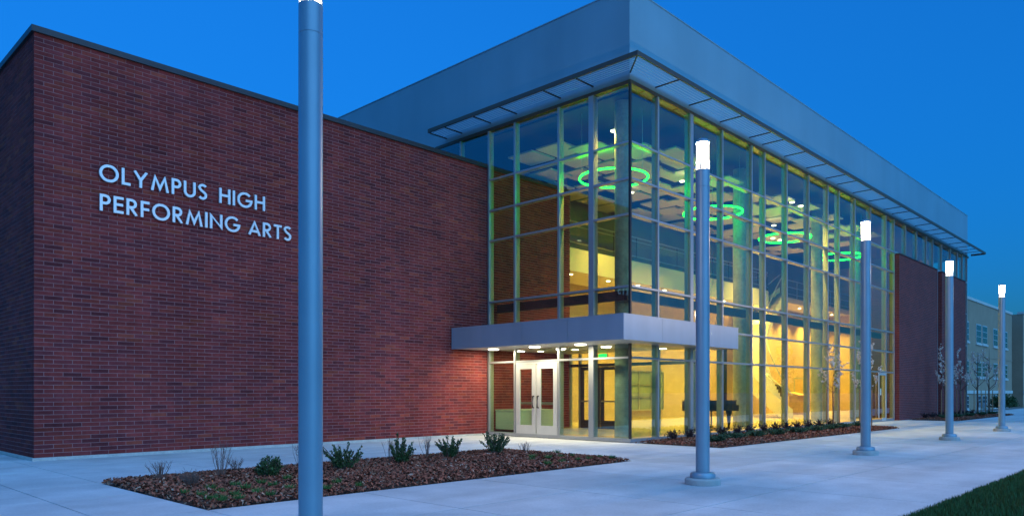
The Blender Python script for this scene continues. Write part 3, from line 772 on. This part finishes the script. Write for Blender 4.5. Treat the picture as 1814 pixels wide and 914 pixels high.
for text, x0, x1, zb in (('OLYMPUS HIGH', 5.16, 8.80, 5.665), ('PERFORMING ARTS', 5.17, 9.50, 5.05)):
    cap = .345; wsum = sum(glyph(c)[0] for c in text if c != ' ')*cap; gaps = len(text) - 1
    space = (.64 if 'HIGH' in text else .42)*cap; gap = ((x1-x0) - wsum - space) / (gaps-1)
    x = x0
    for ch in text:
        if ch == ' ': x += space; continue
        if ch not in cache: w_, m = letter_mesh(ch, cap); cache[ch] = (w_, m.mesh('letter', M['letter']))
        w_, me = cache[ch]; link('letter', me, (x, YB, zb), sign)
        m2 = None; x += w_ + gap
# stand-off pins keep the letters on the wall
for x in [5.3 + .42*i for i in range(10)]: pass

# ------------------------------------------------------------------ street lamps
lab = ['grey post lamp standing beside the end of the mulch bed with evergreens', 'grey post lamp standing in front of the entrance canopy', 'grey post lamp standing beside the bed under the long glass facade', 'grey post lamp standing before the far red brick panels', 'grey post lamp standing in front of the beige building']
proto = None
def lamp_meshes():
    z0, z1, z2 = .175, 4.56, 4.98
    return [('footing', MB().lathe([(.24, -.05), (.255, -.02), (.255, .075), (.24, .095)], 48).mesh('footing', M['lampbase'], True)),
            ('flange', MB().lathe([(.178, .0955), (.182, .10), (.182, .145), (.165, .172), (.12, .182)], 40).mesh('flange', M['pole'], True)),
            ('pole', MB().lathe([(.099, .183), (.099, 4.30), (.096, 4.303), (.096, 4.312), (.099, 4.315), (.099, z1)], 40).mesh('pole', M['pole'], True)),
            ('lamp_lens', MB().lathe([(.088, z1+.131), (.088, z2-.03)], 28).mesh('lamp_lens', M['lamp'], True)),
            ('lens_skirt', MB().lathe([(.088, z1+.002), (.088, z1+.129)], 28).mesh('lens_skirt', M['skirt'], True)),
            ('lamp_cap', MB().lathe([(.099, z2-.028), (.099, z2), (.06, z2+.03), (.01, z2+.036)], 32).mesh('lamp_cap', M['pole'], True))]
LM = lamp_meshes(); bar = MB().box(-.004, .005, -.009, .009, 4.562, 4.692).mesh('cage_bar', M['pole'])
for i, (x, y) in enumerate(((3.33, 5.52), (9.75, 5.5), (16.72, 5.56), (23.4, 5.56), (29.9, 5.52))):
    t = thing('street_lamp', (x, y, 0), lab[i], 'lamp post', 'post lamps along the walk')
    for n_, me in LM: link(n_, me, (x, y, 0), t)
    lamp_light('POINT', 'bulb', (x, y, 4.80), t, 28, (1, .70, .46), .06)
    for k in range(6): link('cage_bar', bar, (x+.094*math.cos(R(k*60+10)), y+.094*math.sin(R(k*60+10)), 0), t, rot=R(k*60+10))

# ------------------------------------------------------------------ planting
def leafy(m, base, tip, n, size, cols, spread=.05, r=random, droop=0):
    b, t_ = Vector(base), Vector(tip)
    for k in range(n):
        s_ = (k+.5)/n; p = b.lerp(t_, .18+.82*s_) + Vector((r.uniform(-1,1), r.uniform(-1,1), r.uniform(-.6,.6)))*spread*(1.1-.6*s_)
        d = Vector((r.uniform(-1,1), r.uniform(-1,1), r.uniform(-.1,.9))); d = (d.normalized()*.8 + (t_-b).normalized()*.7).normalized()
        q = d.cross(Vector((r.uniform(-1,1), r.uniform(-1,1), r.uniform(-1,1)))).normalized()
        L_ = size*r.uniform(.7, 1.3); w_ = L_*.28; kx = r.uniform(.65, 1.35); c = r.choice(cols); c = tuple(v*kx for v in c)
        m.quad(p - d*L_*.5, p + q*w_, p + d*L_*.5, p - q*w_, c)
yc = [(.020, .055, .016), (.03, .075, .02), (.045, .10, .025)]
ev = [((5.62, 10.52), .30, .24, 1), ((7.0, 10.57), .42, .36, 0), ((8.3, 10.71), .46, .32, 0), ((9.65, 10.88), .40, .33, 0), ((10.97, 10.98), .48, .37, 0)]
evl = ['rounded dark evergreen shrub beside the near lamp post in the mulch bed', 'evergreen shrub with one long leaning branch in the mulch bed', 'upright evergreen shrub, second from the leaning one towards the doors', 'spreading evergreen shrub, second from the entrance end of the mulch bed', 'evergreen shrub nearest the entrance doors in the mulch bed']
for i, ((x, y), hgt, rad, dome) in enumerate(ev):
    t = thing('evergreen_shrub', (x, y, 0), evl[i], 'shrub', 'evergreen shrubs in the near mulch bed')
    rr = random.Random(50+i); m = MB(); s_ = MB()
    nb = 26 if not dome else 40
    for k in range(nb):
        a = rr.random()*6.283; f_ = math.sqrt(rr.random())
        ln = rr.uniform(.75, 1.15)
        tip = Vector((math.cos(a)*rad*f_*ln, math.sin(a)*rad*f_*ln, .06 + hgt*(1-.35*f_*f_ if not dome else math.sqrt(max(.05, 1-f_*f_*.9)))*ln*rr.uniform(.75, 1.05)))
        if i == 1 and k == 0: tip = Vector((-.42, .38, .62))
        base = Vector((math.cos(a)*.05, math.sin(a)*.05, .03))
        leafy(m, base, tip, 60 if not dome else 34, .042, yc, .034 if not dome else .05, rr)
        s_.tube([base, base.lerp(tip, .5)+Vector((0, 0, .03)), tip], [.008, .005, .002], 4, cap=False)
    put('foliage', m, 'yew', (x, y, .03), t); put('stems', s_, 'twig', (x, y, .03), t)
tw = [((4.34, 11.35), .28, .22, 26), ((5.12, 11.04), .58, .26, 16), ((4.39, 10.28), .22, .30, 40), ((5.67, 11.72), .24, .24, 18), ((8.4, 11.2), .52, .2, 14), ((9.64, 11.6), .46, .2, 14), ((11.7, 10.8), .24, .18, 14), ((6.79, 11.6), .52, .2, 14)]
twl = ['short bare twiggy shrub nearest the corner of the mulch bed', 'tall bare twigs beside the short twiggy shrub in the mulch bed', 'low grey bare bush in the open end of the mulch bed', 'pale bare twigs just behind the tall bare shrub', 'tall thin bare twigs between two evergreen shrubs', 'bare twigs behind the evergreen second from the entrance', 'small bare twigs past the last evergreen shrub', 'bare twigs behind the near lamp post']
for i, ((x, y), hgt, rad, n) in enumerate(tw):
    rr = random.Random(90+i); m = MB()
    for k in range(n):
        a = rr.random()*6.283; f_ = rr.random(); tip = Vector((math.cos(a)*rad*f_, math.sin(a)*rad*f_, hgt*rr.uniform(.7, 1.05))); base = Vector((math.cos(a)*.04*f_, math.sin(a)*.04*f_, -.01))
        mid = base.lerp(tip, .5) + Vector((rr.uniform(-.03, .03), rr.uniform(-.03, .03), .02)); m.tube([base, mid, tip], [.0045, .0035, .0018], 4, cap=False)
        for q in range(3):
            p = base.lerp(tip, rr.uniform(.4, .9)); m.tube([p, p + Vector((rr.uniform(-.06, .06), rr.uniform(-.06, .06), rr.uniform(.04, .10)))], [.0025, .0012], 3, cap=False)
    put('bare_shrub', m, 'twig', (x, y, .02), None, label=twl[i], cat='shrub', group='bare shrubs in the near mulch bed')
tuf = [(3.92,9.46),(3.98,9.12),(4.33,9.62),(4.28,9.22),(4.26,8.8),(4.71,9.73),(4.65,9.32),(4.58,8.85),(5.08,9.71),(5.05,9.32),(5.58,9.89),(5.06,8.89),(4.57,8.5),(4.17,8.5),(3.95,8.5),(3.9,8.7),(5.81,8.95),(5.38,8.52),(5.85,8.48),(10.76,9.74),(10.82,9.41),(11.19,9.4),(11.52,9.38),(11.9,10.1),(10.94,8.78),(11.22,8.73),(11.66,8.8),(11.69,8.55),(9.9,8.62),(10.35,9.4),(10.41,8.72)]
tm = []
for v in range(4):
    rr = random.Random(200+v); m = MB()
    for k in range(70):
        a = rr.random()*6.283; f_ = math.sqrt(rr.random())*.055; x, y = math.cos(a)*f_, math.sin(a)*f_; l = rr.uniform(.03, .08); a2 = rr.random()*6.283; wd = .005
        kx = rr.uniform(.6, 1.4)
        m.tri((x-wd*math.sin(a2), y+wd*math.cos(a2), 0), (x+wd*math.sin(a2), y-wd*math.cos(a2), 0), (x*1.6+rr.uniform(-.03,.03), y*1.9+rr.uniform(-.03,.03), l), (.045*kx, .15*kx, .03*kx))
    tm.append(m.mesh('grass_tuft', M['grass']))
for i, (x, y) in enumerate(tuf):
    near = x < 8
    o = link('grass_tuft', tm[i % 4], (x, y, .075), None, rot=random.random()*6, label='small green tuft in the bark mulch around the near lamp post' if near else 'small green tuft in the bark mulch towards the entrance tip', cat='plant', group='green tufts by the near lamp post' if near else 'green tufts at the entrance end')
    o.scale = (random.uniform(.8, 1.2),)*3
# low junipers and dark barberries along the facade
jm, bm_ = [], []
for v in range(3):
    rr = random.Random(300+v); m = MB()
    for k in range(110):
        a = rr.random()*6.283; f_ = rr.uniform(.15, 1); tip = Vector((math.cos(a)*.55*f_, math.sin(a)*.32*f_, .05+.13*rr.random())); leafy(m, (tip.x*.2, tip.y*.2, .02), tip, 10, .06, [(.022, .07, .032), (.035, .09, .04)], .03, rr)
    jm.append(m.mesh('low_juniper', M['juniper']))
    m = MB()
    for k in range(40):
        a = rr.random()*6.283; f_ = rr.uniform(.2, 1); tip = Vector((math.cos(a)*.26*f_, math.sin(a)*.22*f_, .10+.2*rr.random()*(1.2-f_*.5))); leafy(m, (tip.x*.2, tip.y*.2, .02), tip, 12, .045, [(.022, .010, .016), (.035, .012, .02), (.014, .012, .016)], .03, rr)
    bm_.append(m.mesh('dark_shrub', M['purple']))
for i, (x, y) in enumerate([(17.5, 9.46), (19.07, 9.79), (20.32, 9.76), (21.54, 9.68), (23.17, 9.71), (24.7, 9.78), (25.98, 9.75), (27.4, 9.9), (29.2, 9.9), (41, 9.9), (43.2, 9.9), (45.5, 9.85), (48, 9.8), (50.5, 9.8)]):
    n = i < 9
    ORD = ['first', 'second', 'third', 'fourth', 'fifth', 'sixth', 'seventh', 'eighth', 'ninth', 'tenth', 'eleventh', 'twelfth', 'thirteenth']
    link('low_juniper', jm[i % 3], (x, y, .07), None, rot=random.uniform(-.3, .3), label=('low green juniper in the bed below the long glass facade, %s from the entrance canopy' % ORD[i]) if n else ('low green juniper below the far brick panels, %s from the glass side door' % ORD[i-9]), cat='shrub', group='junipers under the glass' if n else 'junipers under the brick panels')
for i in range(13):
    link('dark_shrub', bm_[i % 3], (17.45 + .93*i, 10.82 + random.uniform(-.1, .1), .06), None, rot=random.random()*6, label='small dark purple shrub against the glass facade sill, %s from the glass corner' % ORD[i], cat='shrub', group='dark shrubs along the glass')
for i in range(8):
    link('dark_shrub', bm_[i % 3], (40.2 + 1.3*i, 10.6, .06), None, rot=random.random()*6, label='small dark purple shrub against the far brick panels, %s from the glass side door' % ORD[i], cat='shrub', group='dark shrubs along the brick panels')

def sapling(x, y, hgt, seed, label, group, fork, stakes=True, nb=120, thick=.028, spread=.55):
    rr = random.Random(seed); t = thing('flowering_tree', (x, y, 0), label, 'tree', group)
    tr = MB(); br = MB(); bl = MB()
    tr.tube([(0, 0, -.02), (.01, 0, fork*.5), (0, .01, fork), (.01, 0, hgt*.72), (0, 0, hgt)], [thick*1.2, thick, thick*.85, thick*.45, .005], 8)
    ends = []
    for k in range(11):
        z = fork + (hgt-fork)*.75*rr.random()**1.3; a = rr.random()*6.283; L_ = spread*rr.uniform(.5, 1)*(1.1-.5*(z-fork)/(hgt-fork))
        p0 = Vector((0, 0, z)); p1 = p0 + Vector((math.cos(a)*L_*.6, math.sin(a)*L_*.6, L_*.55)); p2 = p0 + Vector((math.cos(a)*L_*.85, math.sin(a)*L_*.85, L_*1.55))
        br.tube([p0, p1, p2], [thick*.45, thick*.28, .004], 5, cap=False); ends.append((p0, p1, p2))
        for q in range(3):
            s_ = rr.random(); c = p1.lerp(p2, s_); d = c + Vector((rr.uniform(-.2, .2), rr.uniform(-.2, .2), rr.uniform(.05, .3))); br.tube([c, d], [.006, .002], 4, cap=False); ends.append((c, c, d))
    for k in range(nb):
        e = rr.choice(ends); s_ = rr.random(); p = e[1].lerp(e[2], s_) + Vector((rr.uniform(-.03, .03),)*3)
        for q in range(4):
            n_ = Vector((rr.uniform(-1,1), rr.uniform(-1,1), rr.uniform(-1,1))).normalized(); u_ = n_.orthogonal().normalized(); v_ = n_.cross(u_); z_ = rr.uniform(.016, .034); o_ = p + Vector((rr.uniform(-.025, .025), rr.uniform(-.025, .025), rr.uniform(-.025, .025))); kx = rr.uniform(.75, 1.05)
            bl.quad(o_+u_*z_, o_+v_*z_, o_-u_*z_, o_-v_*z_, (.78*kx, .72*kx, .68*kx))
    put('trunk', tr, 'trunk', (x, y, 0), t, smooth=True); put('branches', br, 'trunk', (x, y, 0), t); put('crown', bl, 'blossom', (x, y, 0), t)
    if stakes:
        for s_ in (-1, 1):
            put('tree_stake', MB().tube([(0, 0, -.02), (0, 0, 1.45)], .022, 6), 'stake', (x+s_*.28, y-s_*.12, 0), None, label='thin wooden stake on the %s side of the %s' % ('entrance' if s_ < 0 else 'far', group), cat='stake', group='stakes of the young trees')
    return t
G = {11: 'young tree before the yellow lobby glass', 12: 'young tree behind the third lamp', 13: 'tree before the gap between brick panels', 14: 'tree before the last brick panel', 15: 'shorter tree at the bed end', 16: 'taller tree at the bed end'}
specs = [(28.0, 10.45, 3.35, 11, 'slender young tree with sparse white blossom in front of the yellow lobby glass', 'a', 1.25), (29.25, 9.72, 3.3, 12, 'young white-blossoming tree standing behind the third lamp post', 'b', 1.25),
         (42.6, 10.3, 3.6, 13, 'white-blossoming young tree in front of the gap between the brick panels', 'c', 1.3), (45.6, 10.3, 3.5, 14, 'white-blossoming young tree in front of the last brick panel', 'c', 1.3),
         (50.35, 10.5, 3.7, 15, 'young blossoming tree at the end of the bed near the beige building', 'd', 1.4), (51.0, 10.05, 3.9, 16, 'taller young blossoming tree at the outermost end of the bed', 'd', 1.4)]
for x, y, hgt, seed, l, g_, fork in specs:
    o = sapling(x, y, hgt, seed, l, G[seed], fork, nb=260 if seed < 13 else 320, thick=.03 if seed < 13 else .05, spread=.55 if seed < 13 else .62)
    o['group'] = 'young blossoming trees along the facade'
# hedge bush by the beige building
t = thing('round_bush', (66.5, 12.2, 0), 'round dark bush at the foot of the beige building', 'bush'); rr = random.Random(77); m = MB()
for k in range(150):
    d = Vector((rr.uniform(-1, 1), rr.uniform(-1, 1), rr.uniform(0, 1))).normalized(); leafy(m, (0, 0, .2), (d.x*1.2, d.y*1.0, .2+d.z*1.1), 16, .16, yc, .12, rr)
put('foliage', m, 'yew', (66.5, 12.2, 0), t); put('stems', MB().tube([(0, 0, -.05), (0, 0, .7)], .05, 6), 'twig', (66.5, 12.2, 0), t)

# ------------------------------------------------------------------ beige building beyond
FB = thing('beige_building', (75, 13.5, -.05), 'three-storey beige building with paired windows beyond the hall', 'building')
FY = 13.5
fw = wput('wall', MB().box(53.5, 77.1, FY, 30, -.06, 8.05), 'beige', FB)
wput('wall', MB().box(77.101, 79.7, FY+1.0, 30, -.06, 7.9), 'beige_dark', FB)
wput('wall', MB().box(79.701, 120, FY-.4, 30, -.06, 8.3), 'beige', FB)
for x0, x1, y, z in ((53.45, 77.15, FY-.06, 8.05), (79.65, 120, FY-.46, 8.3)): wput('cornice', MB().box(x0, x1, y, y+.5, z, z+.2), 'band', FB)
for x0, x1, y in ((53.5, 77.15, FY-.07), (79.65, 120, FY-.47)):
    wput('stone_band', MB().box(x0, x1, y, y+.065, 1.22, 1.45), 'band', FB); wput('stone_band', MB().box(x0, x1, y+.035, y+.068, 4.0, 4.1), 'beige', FB)
def fwindow(x, z0, z1, y, w_=1.55):
    f_ = wput('window', MB().box(x-w_/2, x+w_/2, y-.03, y-.004, z0, z1), 'frame', FB)
    nx = 2; nz = 3
    for i in range(nx):
        for j in range(nz):
            a = x-w_/2+.06 + (w_-.12)*i/nx; b = x-w_/2+.06+(w_-.12)*(i+1)/nx; c_ = z0+.06+(z1-z0-.12)*j/nz; d = z0+.06+(z1-z0-.12)*(j+1)/nz
            wput('window_pane', MB().box(a+.025, b-.025, y-.036, y-.0305, c_+.025, d-.025), 'fwin', f_)
    wput('sill', MB().box(x-w_/2-.1, x+w_/2+.1, y-.09, y-.001, z0-.13, z0-.003), 'band', f_)
for x in (61.2, 65.0, 66.95, 70.65, 74.4):
    fwindow(x, 5.0, 6.45, FY); fwindow(x, 2.45, 3.65, FY); fwindow(x, .1, 1.1, FY)
for x in (82.6, 84.6, 88.5): fwindow(x, 5.0, 6.6, FY-.4); fwindow(x, 2.45, 3.7, FY-.4); fwindow(x, .1, 1.1, FY-.4)
